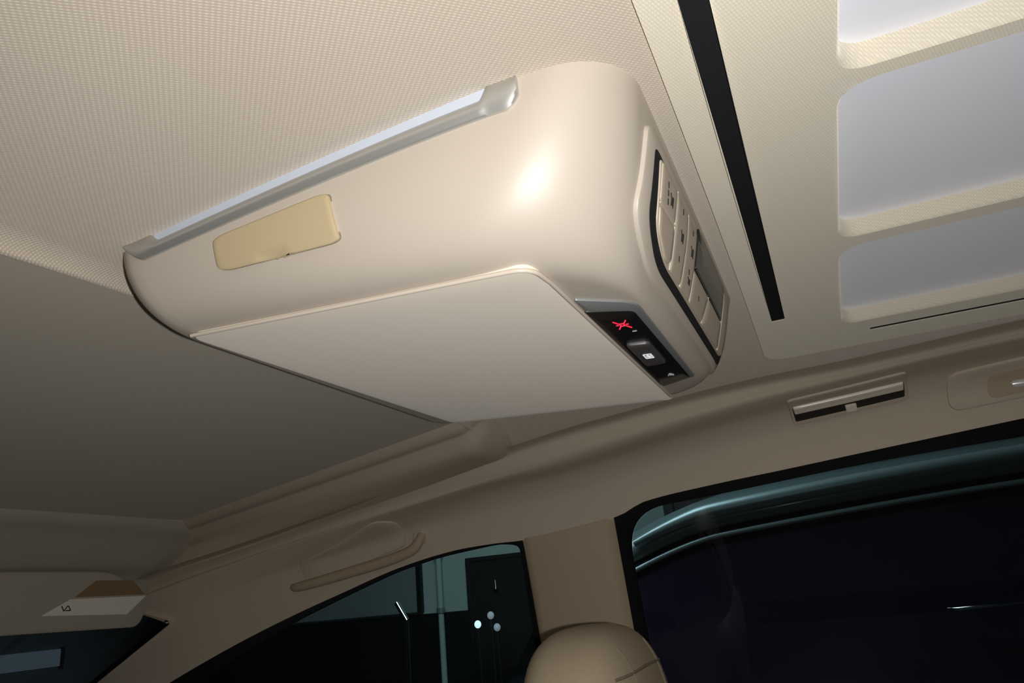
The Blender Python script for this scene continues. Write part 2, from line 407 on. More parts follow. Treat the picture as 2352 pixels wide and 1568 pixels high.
struct(mesh('trim_2', V, F, MT['lining'], sharp=60, fix=False), 'ledge and rounded bulge moulding beside the front headliner', 'trim')
# header trim across the top of the windscreen
prof = [(-4.045, .682), (-4.052, .655), (-4.075, .628), (-4.12, .600), (-4.16, .588), (-4.20, .560), (-4.27, .505), (-4.35, .445), (-4.42, .402), (-4.47, .392), (-4.56, .375), (-4.61, .30), (-4.64, .20)]
rows = [[(px - 0.03*((y - YC)/2.0)**2, y, pz - 0.03*((y - YC)/2.0)**4) for px, pz in prof] for y in [0.05 + 0.1*i for i in range(44)]]
V, F = grid(rows)
struct(mesh('trim_3', V, F, MT['suede'], fix=False), 'header trim above the windscreen behind the sun visor', 'trim')

# right-hand lining with its rail, from behind the second row to the windscreen pillar
def lining_mesh(name, mirror, m):
    rows = []
    for i in range(119):
        x = 1.7 - 0.06*i; row = []
        for j in range(49):
            p = lining(x, j/48)
            xl = -4.43 - max(0.0, .02 - p[2])*1.90 - max(0.0, p[2] - .02)*3.0      # stops at the windscreen edge
            row.append((max(p[0], xl), 2*YC - p[1] if mirror else p[1], p[2]))
        rows.append(row)
    V, F = grid(rows)
    return mesh(name, V, F, m, fix=False)
struct(lining_mesh('wall_right', False, MT['lining']), 'side lining with a rounded rail above the right windows', 'side lining')
struct(lining_mesh('wall_left', True, MT['lining']), 'side lining above the left windows beside the phone', 'side lining')

# the pillar between the front door window and the sliding door window
def edge_z(x): return side_at(x)[5]
rows = []
for i in range(33):
    t = i/32; row = []
    for j in range(17):
        s = j/16; drop = 2.2*t
        xa, xb = -1.80 + 0.03*t, -1.20 + 0.0*t
        x = xa + (xb - xa)*s
        z = edge_z(x) - .012 + 0.02 - drop
        bow = 0.035*math.sin(math.pi*min(1, max(0, s)))**0.7
        y = 4.385 - bow*min(1, t*14 + .25) + 0.20*drop
        if s < 0.001: y += .05
        if s > 0.999: y += .05
        row.append((x, y, z))
    rows.append(row)
V, F = grid(rows)
struct(mesh('trim_4', V, F, MT['pillar'], sharp=70, fix=False), 'tan pillar panel between the front and sliding door windows', 'pillar')
def left(v): return (v[0], 2*YC - v[1], v[2])

def offset_poly(poly, d):
    c = (sum(p[0] for p in poly)/len(poly), sum(p[1] for p in poly)/len(poly)); out = []
    for i, p in enumerate(poly):
        a, b = Vector(poly[i-1]), Vector(poly[(i+1) % len(poly)]); t = (b - a)
        if t.length < 1e-9: out.append(p); continue
        nrm = Vector((-t.y, t.x)).normalized()
        if nrm.dot(Vector(c) - Vector(p)) < 0: nrm = -nrm
        out.append((p[0] + nrm.x*d, p[1] + nrm.y*d))
    return out
# ---- sliding door window: black border and tinted pane
def window(name, outline, inner, y0, lean, glassmat, label):
    Fw = lambda x, z: (x, y0 - lean*z, z)
    o = _new(name, None, None, W3(Fw(*outline[0]))); o.empty_display_size = 0.02
    struct(o, label, 'window')
    rows = [[(a, b + .03, c) for a, b, c in (Fw(*p) for p in offset_poly(outline, -.10))], [Fw(*p) for p in outline], [(a, b - .010, c) for a, b, c in (Fw(*p) for p in inner)], [Fw(*p) for p in inner]]
    V, F = grid(rows, True); mesh('border', V, F, MT['frit'], o, sharp=30, fix=False)
    n = len(inner); g = [Fw(*p) for p in inner]; b = [(p[0], p[1] + .012, p[2]) for p in g]
    V = g + b; F = [tuple(range(n)), tuple(range(n, 2*n))[::-1]]
    mesh('pane', V, F, glassmat, o, smooth=False, fix=False)
    return o
tops = lambda a, b, n: [(a + (b - a)*i/n, edge_z(a + (b - a)*i/n)) for i in range(n + 1)]
o1 = rpoly([(-1.215, -1.2), (-1.215, .475), (-.58, edge_z(-.58) + .03), (.2, edge_z(.2) + .03), (1.0, edge_z(1.0) + .03), (1.75, .67), (1.75, -1.2)], [.01, .30, .1, .1, .1, .05, .05], 10)
i1 = rpoly([(-1.135, -1.12), (-1.135, .395), (-.58, edge_z(-.58) - .055), (.2, edge_z(.2) - .055), (1.0, edge_z(1.0) - .055), (1.66, .585), (1.66, -1.12)], [.01, .26, .1, .1, .1, .05, .05], 10)
window('window_1', o1, i1, 4.56, .25, MT['glass'], 'black bordered sliding door window with dark tinted glass')
fw = [(-1.79, -1.2), (-1.785, edge_z(-1.77) - .0), (-1.93, edge_z(-1.95) + .03)] + [(x, edge_z(x) + .02) for x in (-2.12, -2.4, -2.73, -3.1, -3.5, -3.9, -4.2, -4.5)] + [(-4.7, -1.2)]
o2 = rpoly(fw, [.01, .12] + [.1]*9 + [.01], 4)
window('window_2', o2, offset_poly(o2, .035), 4.49, .20, MT['clear'], 'front door window with a black edge, garage wall beyond')

# ---- windscreen below the sun visor
def ws(y, t): return (-4.72 - 1.75*t, y, .37 - .95*t)
o = _new('window_3', None, None, W3(ws(YC, 1))); struct(o, 'dark windscreen below the sun visor', 'window')
rows = [[(ws(y, t)[0] + .12*((y - YC)/2)**2*1.0, y, ws(y, t)[2]) for y in [-.2 + .2*i for i in range(25)]] for t in [i/10 for i in range(11)]]
V, F = grid(rows); mesh('pane', V, F, MT['clear'], o, fix=False)
tube('border', [(-4.43 - (.02 - z)*1.90 - .015, 4.175 + .02*(.03 - z), z) for z in [.02 - .07*i for i in range(12)]], .02, MT['frit'], o, 8)

# cabin floor, out of sight below
struct(box('floor', (-5.2, .05, -3.16), (3.4, 4.15, -3.12), MT['carpet']), 'carpeted cabin floor below the seats', 'floor')

# lower door panels and tail of the cabin, below and behind the view
rows = [[(x, 4.80 + .10*math.sin(math.pi*t) - .10*t, -1.18 - 1.95*t) for t in [i/8 for i in range(9)]] for x in [-5.0 + .4*i for i in range(22)]]
V, F = grid(rows); struct(mesh('trim_5', V, F, MT['lining'], fix=False), 'beige door panels below the right windows', 'door panel')
V2 = [(p[0], 2*YC - p[1], p[2]) for p in V]
struct(mesh('trim_6', V2, F, MT['lining'], fix=False), 'beige door panels below the left windows', 'door panel')
rows = [[(3.42 + .25*math.sin(math.pi*(z + 3.1)/4.1), y, z) for z in [-3.1 + .2*i for i in range(21)]] for y in [-.4 + .25*i for i in range(21)]]
V, F = grid(rows); struct(mesh('wall_back', V, F, MT['lining'], fix=False), 'beige tail wall closing the cabin behind the rear seats', 'wall')

# ================================================================== ROOF WINDOW FRAME WITH WHITE BLINDS
sun = thing('sunroof_frame', (1.4, YC, .95), 'cloth covered roof window frame with crossbars, white blinds and a long black slot', 'roof frame')
GAP = 0.014
pan = lambda x, y: (x, y, roof(x, y) - GAP)
CELLS = [(.835, 1.552), (1.600, 2.500), (2.572, 3.362)]
CX0, CX1 = .203, 2.95
def cell(y0, y1, ins, r=.075):
    c = [(CX0 + ins, y0 + ins), (CX1 - ins, y0 + ins), (CX1 - ins, y1 - ins), (CX0 + ins, y1 - ins)]
    return rpoly(c, [r*1.35, r, r, r], 8)
SLOT = rpoly(rect(-.066, -.013, 1.045, 3.16), .008, 3)
SLOT2 = rpoly(rect(.32, 2.7, 3.465, 3.495), .004, 2)
outer = rpoly([(-.14, .50), (3.25, .50), (3.25, 3.66), (-.14, 3.66)], [.12]*4, 10)
dn = lambda p: densify(p, .08)
P2, T2 = pierced(dn(outer), [dn(cell(a, b, 0)) for a, b in CELLS] + [dn(SLOT), dn(SLOT2)], .075)
V = [pan(*p) for p in P2]; F = [tuple(t) for t in T2]
def wall_ring(polys, zs):
    global V, F
    rows = [[(p[0], p[1], roof(*p) - GAP + z) for p in dn0] for dn0, z in zip(polys, zs)]
    s = len(V); n = len(rows[0])
    for r in rows: V += r
    for i in range(len(rows) - 1):
        for j in range(n): F.append((s + i*n + j, s + i*n + (j+1) % n, s + (i+1)*n + (j+1) % n, s + (i+1)*n + j))
def match(poly_in, poly_out): return poly_in
for a, b in CELLS:
    base = cell(a, b, 0)
    wall_ring([base, cell(a, b, .004), cell(a, b, .008), cell(a, b, .009)], [0, .004, .014, .070])
wall_ring([dn(outer), dn(outer)], [0, .018])
wall_ring([SLOT, SLOT], [0, .008]); wall_ring([SLOT2, SLOT2], [0, .008])
mesh('frame', V, F, MT['frame'], sun, sharp=35)
for x0, x1, y0, y1 in ((-.066, -.013, 1.045, 3.16), (.32, 2.7, 3.465, 3.495)):
    nx, ny = max(1, int((x1 - x0)/.1)), max(1, int((y1 - y0)/.05))
    V, F = grid([[(x0 + (x1 - x0)*i/nx, y0 + (y1 - y0)*j/ny, roof(x0, y0 + (y1 - y0)*j/ny) - GAP + .004) for j in range(ny + 1)] for i in range(nx + 1)])
    mesh('slot', V, F, MT['rubber'], sun, fix=False)
for a, b in CELLS:
    patch('blind_panel', densify(cell(a, b, -.01), .1), lambda x, y: (x, y, roof(x, y) + .046), 0.002, MT['white'], sun, edge=.001, sink=.01, step=.2, rings=6)

# ================================================================== OVERHEAD CONSOLE
con = thing('overhead_console', (-.95, YC, .66), 'beige plastic ceiling console with a folded screen lid, switches and climate controls', 'console')
def outline(z, nf=30, nc=10):
    """closed plan of the console shell at depth fraction z (0 roof, 1 underside)"""
    r = .16 + .16*z; x1 = rear_x(z); x0 = front_x(z); pts = []
    xa = x1 - r
    for i in range(nf + 1): x = x0 + .05 + (xa - x0 - .05)*i/nf; pts.append((x, side_y(x, z)))
    y0 = side_y(xa, z)
    for i in range(1, nc + 1):
        a = math.pi/2*i/nc; pts.append((xa + r*math.sin(a), y0 + r - r*math.cos(a)))
    ya = y0 + r; top = [p for p in pts]
    m = 12; rear = []
    for i in range(1, m):
        y = ya + (2*(YC - ya))*i/m; rear.append((x1, y))
    out = pts + rear + [(p[0], 2*YC - p[1]) for p in reversed(pts)]
    for k in (1, 2, 3):                                   # front corners
        pass
    xf, yf = out[-1]; yn = pts[0][1]
    fr = [(x0 + .015, yf - .012), (x0, yf - .05)] + [(x0, yf - .05 - (yf - yn - .10)*i/12) for i in range(1, 12)] + [(x0, yn + .05), (x0 + .015, yn + .012)]
    out = out + fr
    return [(x - (.03*((y - YC)/.6)**2 if False else 0.0), y) for x, y in out]
rows = []
for i in range(25):
    z = math.sin(math.pi/2*i/24)
    rows.append([(x, y, (roof(x, y) + .004) + (belly(x) - roof(x, y) - .004)*z) for x, y in outline(z)])
V, F = grid(rows, True)
n = len(rows[0]); s = 24*n
F.append(tuple(s + i for i in range(n)))
mesh('shell', V, F, MT['shell'], con, sharp=50)

under = lambda x, y: (x, y, belly(x))
lidpoly = rpoly([(-1.452, 1.380), (-.478, 1.370), (-.466, 2.825), (-1.40, 2.80)], [.05, .05, .04, .06], 8)
lid = patch('lid', lidpoly, under, .007, MT['lid'], con, edge=.004, sink=.03, step=.06, rings=8)
# pale bead around the lid
bp_ = [(-1.44 + .092*i, 1.3800 - .0011*i) for i in range(10)] + rpoly([(-.60, 1.3705), (-.480, 1.370), (-.469, 1.55)], [0, .05, 0], 8)[1:-1] + [(-.4722 + .0005*i, 1.47 + .13*i) for i in range(11)]
bead = tube('lid_bead', [(x, y, belly(x) - .0045) for x, y in bp_], .0056, MT['edge'], lid, 8)

# ---- light strip and satin metal trim on the near flank
def strip_grid(name, x0, x1, f0, f1, h, m, parent, nx=70, nz=6, bulge=.0):
    rows = []
    for i in range(nx + 1):
        x = x0 + (x1 - x0)*i/nx; a, b = f0(x), f1(x); r = []
        for j in range(-1, nz + 2):
            t = min(1, max(0, j/nz)); z = a + (b - a)*t
            off = -.004 if j in (-1, nz + 1) else h + bulge*math.sin(math.pi*t)
            r.append(tuple(Vector(flank(x, z)) + normal(flank, x, max(z, .003))*off))
        rows.append(r)
    first = [tuple(Vector(flank(x0, f0(x0) + (f1(x0) - f0(x0))*min(1, max(0, j/nz)))) + normal(flank, x0, max(.003, f0(x0)))*-.004) for j in range(-1, nz + 2)]
    lastr = [tuple(Vector(flank(x1, f0(x1) + (f1(x1) - f0(x1))*min(1, max(0, j/nz)))) + normal(flank, x1, max(.003, f0(x1)))*-.004) for j in range(-1, nz + 2)]
    V, F = grid([first] + rows + [lastr])
    return mesh(name, V, F, m, parent, sharp=55)
LX0, LX1 = -1.425, -.478
def deep(x): return max(0.0, (-.49 - x)/.94)**1.6
def lit_low(x): return .093 + .030*deep(x)
def sat_top(x):
    k = 1.0
    if x > LX1 - .018: k = max(0.0, min(1.0, (LX1 + .004 - x)/.022))
    if x < LX0 + .03: k = max(0.0, min(1.0, (x - LX0 + .014)/.044))
    k = k*k*(3 - 2*k)
    return .001 + (lit_low(x) - .001)*k
def sat_low(x):
    b = .206 + .068*deep(x)
    if x > -.445: b = .206 - .075*((x + .445)/.035)**2.0
    if x < -1.455: b -= .27*((-1.455 - x)/.075)**1.3
    return max(b, sat_top(x) + .002)
strip_grid('metal_trim', -1.512, -.410, sat_top, sat_low, .007, MT['satin'], con, nx=160, nz=10, bulge=.011)
strip_grid('light_strip', LX0 + .004, LX1 - .004, lambda x: .001, lambda x: lit_low(x) + .006, .003, MT['diff'], con, nx=80, nz=3)

# ---- lamp hatch with its thumb notch
hp = rpoly([(-1.222, .345), (-.884, .318), (-.876, .690), (-1.224, .655)], [.05, .04, .04, .06], 8)
def hatchF(x, z):                           # flank with a thumb scoop at the hatch's lower edge
    u = (x + 1.062)/.048; v = (.672 - z)/.085
    d = .0075*max(0.0, 1 - u*u)*max(0.0, 1 - v)**.7 if v > 0 else 0.0
    return tuple(Vector(flank(x, z)) - normal(flank, x, z)*d)
hat = patch('lamp_hatch', hp, hatchF, .010, MT['hatch'], con, edge=.004, sink=.004, step=.012, rings=16, asp=3.0)
gapring = frame_ring('gap', offset_poly(hp, -.004), hp, flank, .0012, MT['stitch'], hat, sink=.001)

# ---- black switch strip behind the lid
swp = rpoly([(-.462, 1.600), (-.330, 1.690), (-.330, 2.500), (-.458, 2.590)], [.01, .045, .012, .006], 6)
sw = patch('switch_strip', swp, under, .006, MT['bezel'], con, edge=.003, sink=.004, step=.05, rings=5)
glp = rpoly([(-.463, 1.690), (-.350, 1.742), (-.346, 2.490), (-.459, 2.556)], [.004, .02, .008, .004], 5)
patch('black_face', glp, under, .0015, MT['black'], sw, edge=.001, sink=.001, step=.06, origin=.006)
patch('raised_key', rpoly([(-.440, 2.000), (-.374, 2.010), (-.374, 2.246), (-.440, 2.256)], .014, 5), under, .010, MT['key'], sw, edge=.005, sink=.002, step=.03, origin=.007)
def glyph(name, shapes, F, off, m, parent, th=.0012):
    """several flat strokes (2-D polygons) of one symbol in one mesh"""
    V = []; Fc = []
    for poly in shapes:
        s = len(V); n = len(poly)
        for k in (off, off + th):
            V += [tuple(Vector(F(a, b)) + normal(F, a, b)*k) for a, b in poly]
        Fc.append(tuple(s + n + i for i in range(n)))
        for i in range(n): Fc.append((s + i, s + (i+1) % n, s + n + (i+1) % n, s + n + i))
    return mesh(name, V, Fc, m, parent, smooth=False)
def stroke(a, b, w):
    a, b = Vector(a), Vector(b); d = (b - a).normalized()*w/2; q = Vector((-d.y, d.x))
    return [tuple(a + q), tuple(b + q), tuple(b - q), tuple(a - q)]
def at2(c, sa, sb, strokes, w):
    out = []
    for p, q in strokes:
        out.append(stroke((c[0] + p[0]*sa, c[1] + p[1]*sb), (c[0] + q[0]*sa, c[1] + q[1]*sb), w))
    return out
rays = [((-.45, -.35), (-1, -1)), ((.45, -.35), (1, -1)), ((-.45, .35), (-1, 1)), ((.45, .35), (1, 1)), ((-.55, 0), (-1, 0)), ((.55, 0), (1, 0)),
        ((-.38, -.28), (.38, -.28)), ((-.38, .28), (.38, .28)), ((-.30, -.28), (-.30, .28)), ((.30, -.28), (.30, .28))]
glyph('symbol', at2((-.404, 1.832), .017, .034, rays, .0030), under, .0078, MT['red'], sw)
glyph('symbol', at2((-.388, 1.900), .006, .004, [((-1, 0), (1, 0))], .003), under, .0078, MT['dimlit'], sw)
book = [((-1, -1), (1, -1)), ((-1, 1), (1, 1)), ((-1, -1), (-1, 1)), ((1, -1), (1, 1)), ((-.6, -.2), (.7, -.2)), ((-.6, .35), (.7, .35)), ((0, -1), (0, .9))]
glyph('symbol', at2((-.405, 2.133), .011, .022, book, .0040), under, .0172, MT['lit'], sw)
fan = [((-1, .8), (0, -.8)), ((0, -.8), (1, .8)), ((-.3, .4), (1, .4)), ((.4, -.8), (1.2, .3))]
glyph('symbol', at2((-.399, 2.424), .009, .017, fan, .0036), under, .0078, MT['dimlit'], sw)

# ---- climate controls on the rear face
RF = rearface
def rp(pts, r, n=6): return rpoly(pts, r, n)
rim_o = rp([(1.440, .10), (2.755, .10), (2.755, .88), (1.625, .88), (1.455, .70)], [.10, .10, .10, .14, .16], 8)
ctl = patch('control_frame', densify(rim_o, .05), RF, .012, MT['shell'], con, edge=.010, sink=.004, step=.05, rings=8, asp=2.2)
gro = rp([(1.508, .205), (2.690, .205), (2.690, .81), (1.660, .81), (1.530, .64)], [.04, .05, .05, .09, .09], 8)
patch('black_gasket', gro, RF, .0016, MT['rubber'], ctl, edge=.001, sink=.001, step=.06, rings=8, origin=.012)
pn = rp([(1.550, .225), (2.665, .225), (2.665, .745), (1.712, .745), (1.590, .63)], [.03, .04, .04, .08, .09], 8)
patch('panel', pn, RF, .006, MT['button'], ctl, edge=.004, sink=.002, step=.06, rings=8, origin=.012, asp=2.2)
PO = .0182
def line(pts, w=.007, m='edge', nm='button_gap'):
    sh = []
    for p, q in zip(pts[:-1], pts[1:]): sh.append(stroke(p, q, w))
    return glyph(nm, sh, RF, PO, MT[m], ctl, th=.0035)
btn = [rp([(1.560, .238), (1.733, .235), (1.740, .455), (1.578, .470)], .02, 4), rp([(1.580, .492), (1.743, .472), (1.758, .700), (1.715, .735), (1.605, .63)], .03, 4),
       rp([(1.745, .235), (1.882, .235), (1.896, .375), (1.892, .735), (1.772, .735)], .02, 4), rp([(1.896, .235), (2.022, .235), (2.028, .50), (2.022, .735), (1.904, .735)], .02, 4),
       rp([(2.034, .50), (2.284, .50), (2.236, .735), (2.034, .735)], .02, 4), rp([(2.298, .50), (2.560, .50), (2.560, .735), (2.250, .735)], .02, 4), rp([(2.572, .235), (2.655, .235), (2.655, .735), (2.572, .735)], .02, 4)]
for b in btn: patch('button', b, RF, .0035, MT['button'], ctl, edge=.0025, sink=.001, step=.06, rings=3, origin=PO, asp=2.2)
for pts in ([(1.739, .23), (1.748, .47), (1.765, .74)], [(1.889, .23), (1.902, .37), (1.898, .74)], [(2.291, .49), (2.243, .74)], [(2.566, .23), (2.566, .74)]): line(pts, .006)
line([(1.580, .481), (1.746, .463)], .006)
patch('display', rp([(2.032, .175), (2.555, .175), (2.555, .485), (2.038, .485)], .012, 4), RF, .004, MT['black'], ctl, edge=.001, sink=.001, step=.06, rings=3, origin=PO)
patch('display_glass', rp([(2.042, .26), (2.545, .26), (2.545, .470), (2.046, .470)], .010, 4), RF, .0008, MT['screen'], ctl, edge=.0005, sink=.001, step=.06, rings=3, origin=PO + .0042)
GO = PO + .0037
dash = [((0, -1), (0, 1))]
for c in ((1.629, .311), (1.634, .360), (1.640, .410), (1.815, .288), (1.830, .602), (1.962, .287), (1.965, .572), (2.138, .623)):
    glyph('symbol', at2(c, .01, .016, [((-.3, -1), (.3, 1))], .008), RF, GO, MT['print'], ctl)
person = [((-1, -1), (-.2, -.2)), ((-.2, -.2), (-.2, 1)), ((.4, -.8), (.4, .8)), ((.4, -.8), (1, -.8)), ((.4, .1), (1, .1)), ((1, -.8), (1, 1))]
for c in ((1.676, .363), (1.829, .449), (1.970, .422)):
    glyph('symbol', at2(c, .016, .034, person, .006), RF, GO, MT['print'], ctl)
glyph('symbol', at2((1.975, .63), .014, .022, person, .005), RF, GO, MT['print'], ctl)

# ================================================================== FITTINGS ON THE RIGHT LINING
vent = thing('air_vent', lining(.2, .7), 'side roof air vent with a pale bar and thumb tab, left of the chrome handle', 'air vent')
fr_o = rpoly([(-.100, .520), (.488, .520), (.492, .745), (-.092, .745)], .03, 5)
patch('surround', fr_o, lining, .012, MT['lining'], vent, edge=.008, sink=.01, step=.05, rings=5)
patch('opening', rpoly([(-.080, .600), (.474, .600), (.474, .712), (-.078, .712)], .01, 4), lining, .002, MT['dark'], vent, edge=.001, sink=.001, step=.05, rings=3, origin=.012)
patch('bar', rpoly([(-.077, .588), (.470, .596), (.470, .655), (-.075, .648)], .008, 4), lining, .016, MT['ventbar'], vent, edge=.010, sink=.004, step=.05, rings=3, origin=.012)
patch('tab', rpoly([(.180, .672), (.236, .674), (.238, .722), (.182, .720)], .006, 4), lining, .012, MT['ventbar'], vent, edge=.005, sink=.004, step=.03, rings=3, origin=.013)
patch('lower_sill', rpoly([(-.070, .745), (.470, .735), (.470, .752), (-.070, .762)], .004, 3), lining, .006, MT['lining'], vent, edge=.003, sink=.004, step=.05, rings=2)

han = thing('grab_handle', lining(1.1, .75), 'second row grab handle with a chrome bar at the right picture edge', 'grab handle')
patch('base_plate', rpoly([(.675, .640), (1.55, .600), (1.55, .880), (.668, .880)], .07, 7), lining, .014, MT['lining'], han, edge=.012, sink=.01, step=.05, rings=5)
patch('recess', rpoly([(.860, .690), (1.50, .680), (1.50, .840), (.850, .850)], .05, 6), lining, .002, MT['pillar'], han, edge=.001, sink=.001, step=.05, rings=4, origin=.014)
pts = [tuple(Vector(lining(x, s)) + normal(lining, x, s)*h) for x, s, h in ((.955, .762, .030), (.960, .762, .044), (1.0, .760, .050), (1.2, .755, .052), (1.45, .750, .050), (1.49, .750, .03))]
tube('chrome_bar', pts, [.008, .020, .021, .021, .021, .012], MT['barchrome'], han, 12)

gh = thing('grab_handle', lining(-3.0, .75), 'folded beige grab handle above the front door window', 'grab handle')
patch('base_plate', rpoly([(-3.42, .70), (-2.69, .535), (-2.58, .60), (-2.60, .86), (-3.35, .90)], [.08, .06, .05, .05, .08], 6), lining, .012, MT['lining'], gh, edge=.010, sink=.01, step=.05, rings=5, asp=1.0)
pts = [tuple(Vector(lining(x, s)) + normal(lining, x, s)*h) for x, s, h in ((-2.47, .80, .006), (-2.485, .85, .035), (-2.55, .905, .05), (-2.75, .915, .055), (-3.0, .895, .055), (-3.25, .875, .05), (-3.42, .86, .035), (-3.47, .85, .006))]
fine = [_cr(pts, i/28) for i in range(29)]
tube('grip', fine, [.022 + .018*math.sin(math.pi*i/28)**.5 for i in range(29)], MT['pillar'], gh, 12, flat=.9)
patch('mount', rpoly([(-2.53, .775), (-2.44, .770), (-2.45, .885), (-2.55, .885)], .03, 5), lining, .022, MT['lining'], gh, edge=.015, sink=.01, step=.03, rings=3)

# ================================================================== SUN VISOR
vis = thing('sun_visor', (-4.45, 3.2, .02), 'brown sun visor above the windscreen carrying a printed sticker', 'sun visor')
def visF(y, z): return (-4.445 - .16*(.40 - z), y, z)
vp = rpoly([(2.25, .385), (3.70, .372), (4.04, .205), (3.985, .010), (2.25, .045)], [.06, .12, .08, .06, .08], 8)
patch('panel', vp, visF, .020, MT['suede'], vis, edge=.018, sink=.02, step=.08, rings=6)
stk = glyph('sticker', [[(3.25, .125), (3.42, .212), (3.99, .212), (3.86, .10)]], visF, .0195, MT['label'], vis, th=.002)
stk['label'] = 'pale printed sticker'
hd = glyph('sticker_band', [[(3.45, .222), (3.98, .222), (3.86, .315), (3.58, .320)]], visF, .0195, MT['orange'], vis, th=.002)
hd['label'] = 'orange upper field of the sticker'
tri = [((-1, 1), (0, -1)), ((1, 1), (0, -1)), ((-1, 1), (1, 1))]
glyph('symbol', at2((3.405, .162), .035, .022, [(p, q) for p, q in [((-1, .6), (-.4, -.8)), ((-.4, -.8), (.2, .6)), ((-.1, -.7), (.9, -.7)), ((.9, -.7), (.3, .6))]], .006), visF, .0218, MT['print'], vis)

# ================================================================== FRONT SEAT
seat = thing('front_seat', (-1.15, 3.22, -3.12), 'beige leather front seat, its headrest showing before the pillar', 'car seat')
def rounded(name, c, h, m, parent, e=3.2, nu=40, nv=24, shape=None):
    rows = []
    for i in range(nv + 1):
        th = -math.pi/2 + math.pi*i/nv; r = []
        for j in range(nu):
            ph = 2*math.pi*j/nu
            f = lambda v: math.copysign(abs(v)**(2/e), v)
            p = Vector((f(math.cos(th))*f(math.cos(ph))*h[0], f(math.cos(th))*f(math.sin(ph))*h[1], f(math.sin(th))*h[2]))
            if shape: p = shape(p)
            r.append((c[0] + p.x, c[1] + p.y, c[2] + p.z))
        rows.append(r)
    V, F = grid(rows, True)
    return mesh(name, V, F, m, parent)
HC = (-1.02, 3.30, -.545); HH = (.27, .52, .385)
def hshape(p):
    k = (p.z/.385 + 1)/2
    return Vector((p.x*(1 - .12*k) - .05*k, p.y*(1 - .14*k*k), p.z))
hr = rounded('headrest', HC, HH, MT['leather'], seat, 3.0, 48, 28, hshape)
def hsurf(y, z, side=1):
    f = max(0.0, 1 - abs(y/(.52*(1 - .14*((z/.385+1)/2)**2)))**3 - abs(z/.385)**3)
    k = (z/.385 + 1)/2
    return (HC[0] + .27*(1 - .12*k)*f**(1/3)*side - .05*k, HC[1] + y, HC[2] + z)
for yy in (-.20, .20):
    tube('seam', [tuple(Vector(hsurf(yy + .03*math.cos(i/20*3), -.25 + .555*i/20)) + Vector((.0, 0, 0))) for i in range(21)], .006, MT['stitch'], hr, 6)
tube('seam', [hsurf(-.36 + .72*i/24, .20 + .015*math.sin(math.pi*i/24)) for i in range(25)], .006, MT['stitch'], hr, 6)
for yy in (-.16, .16): tube('post', [(-1.05, 3.26 + yy, -.72), (-1.05, 3.26 + yy, -1.12)], .02, MT['chrome'], seat, 10)
rounded('backrest', (-1.16, 3.22, -1.75), (.28, .74, .78), MT['leather'], seat, 4.0, 48, 28, lambda p: Vector((p.x + .16*p.z, p.y*(1 - .12*max(0, p.z)), p.z)))
rounded('cushion', (-1.85, 3.22, -2.66), (.85, .76, .28), MT['leather'], seat, 4.0)
box('base', (-2.5, 2.65, -3.118), (-1.2, 3.8, -2.85), MT['dark'], seat, .03)

# ================================================================== OUTSIDE: THE GARAGE
struct(box('floor', (-40, -12, -4.62), (25, 30, -4.55), MT['conc']), 'dark concrete garage floor outside the car', 'floor')
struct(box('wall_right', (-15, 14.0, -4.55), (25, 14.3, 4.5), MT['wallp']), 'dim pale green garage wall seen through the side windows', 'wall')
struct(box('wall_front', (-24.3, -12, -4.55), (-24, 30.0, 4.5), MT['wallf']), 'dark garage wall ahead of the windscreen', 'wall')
def wall_box(name, lo, hi, m, parent): return box(name, lo, hi, m, parent, .01)
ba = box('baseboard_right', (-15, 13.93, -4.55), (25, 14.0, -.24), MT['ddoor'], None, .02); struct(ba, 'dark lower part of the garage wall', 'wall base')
dr = thing('door', (-6.4, 13.9, -4.55), 'dark door with a small bright handle in the garage wall', 'door')
box('leaf', (-6.84, 13.88, -4.55), (-5.2, 13.99, .655), MT['ddoor'], dr, .015)
for lo, hi in (((-6.92, 13.88, -4.55), (-6.84, 13.99, .74)), ((-5.2, 13.88, -4.55), (-5.12, 13.99, .74)), ((-6.84, 13.88, .655), (-5.2, 13.99, .74))):
    box('frame', lo, hi, MT['ddoor'], dr, .01)
tube('handle', [(-6.27, 13.84, .27), (-6.27, 13.84, .10)], .045, MT['chrome'], dr, 10)
pn_ = thing('pipe', (-7.50, 13.8, -4.55), 'thin vertical pipe on the garage wall beside the door', 'pipe')
tube('tube', [(-7.50, 13.85, -4.5), (-7.50, 13.85, 4.4)], .06, MT['wallp'], pn_, 10)
for z in (-.2, .9): tube('clamp', [(-7.50, 13.85, z - .05), (-7.50, 13.85, z + .05)], .085, MT['bezel'], pn_, 10)
brd = thing('wall_board', (-9.4, 13.9, -.20), 'darker grey panel fixed to the garage wall left of the pipe', 'panel')
box('sheet', (-11.6, 13.90, -.20), (-8.05, 13.99, 2.6), MT['wallf'], brd, .01)
box('frame', (-8.05, 13.86, -.20), (-7.95, 13.99, 2.6), MT['ddoor'], brd, .01)
drk = thing('shutter', (0, 13.9, -4.5), 'dark roller shutter behind the parked car', 'shutter')
box('guide', (-2.80, 13.84, -4.55), (-2.62, 13.99, 4.2), MT['ddoor'], drk, .01)
for k in range(16): box('slat', (-2.62, 13.90 - .02*(k % 2), -4.55 + k*.55), (9, 13.99, -4.55 + k*.55 + .54), MT['ddoor'], drk, .02)
pipe2 = thing('post', (-8.1, 12.5, -4.55), 'slanting metal stay catching the light in the garage', 'metal stay')
tube('rod', [(-7.42, 12.4, -.30), (-7.62, 12.4, .02)], .05, MT['chrome'], pipe2, 8)
box('stand', (-7.46, 12.36, -4.55), (-7.36, 12.46, -.30), MT['ddoor'], pipe2, .01)
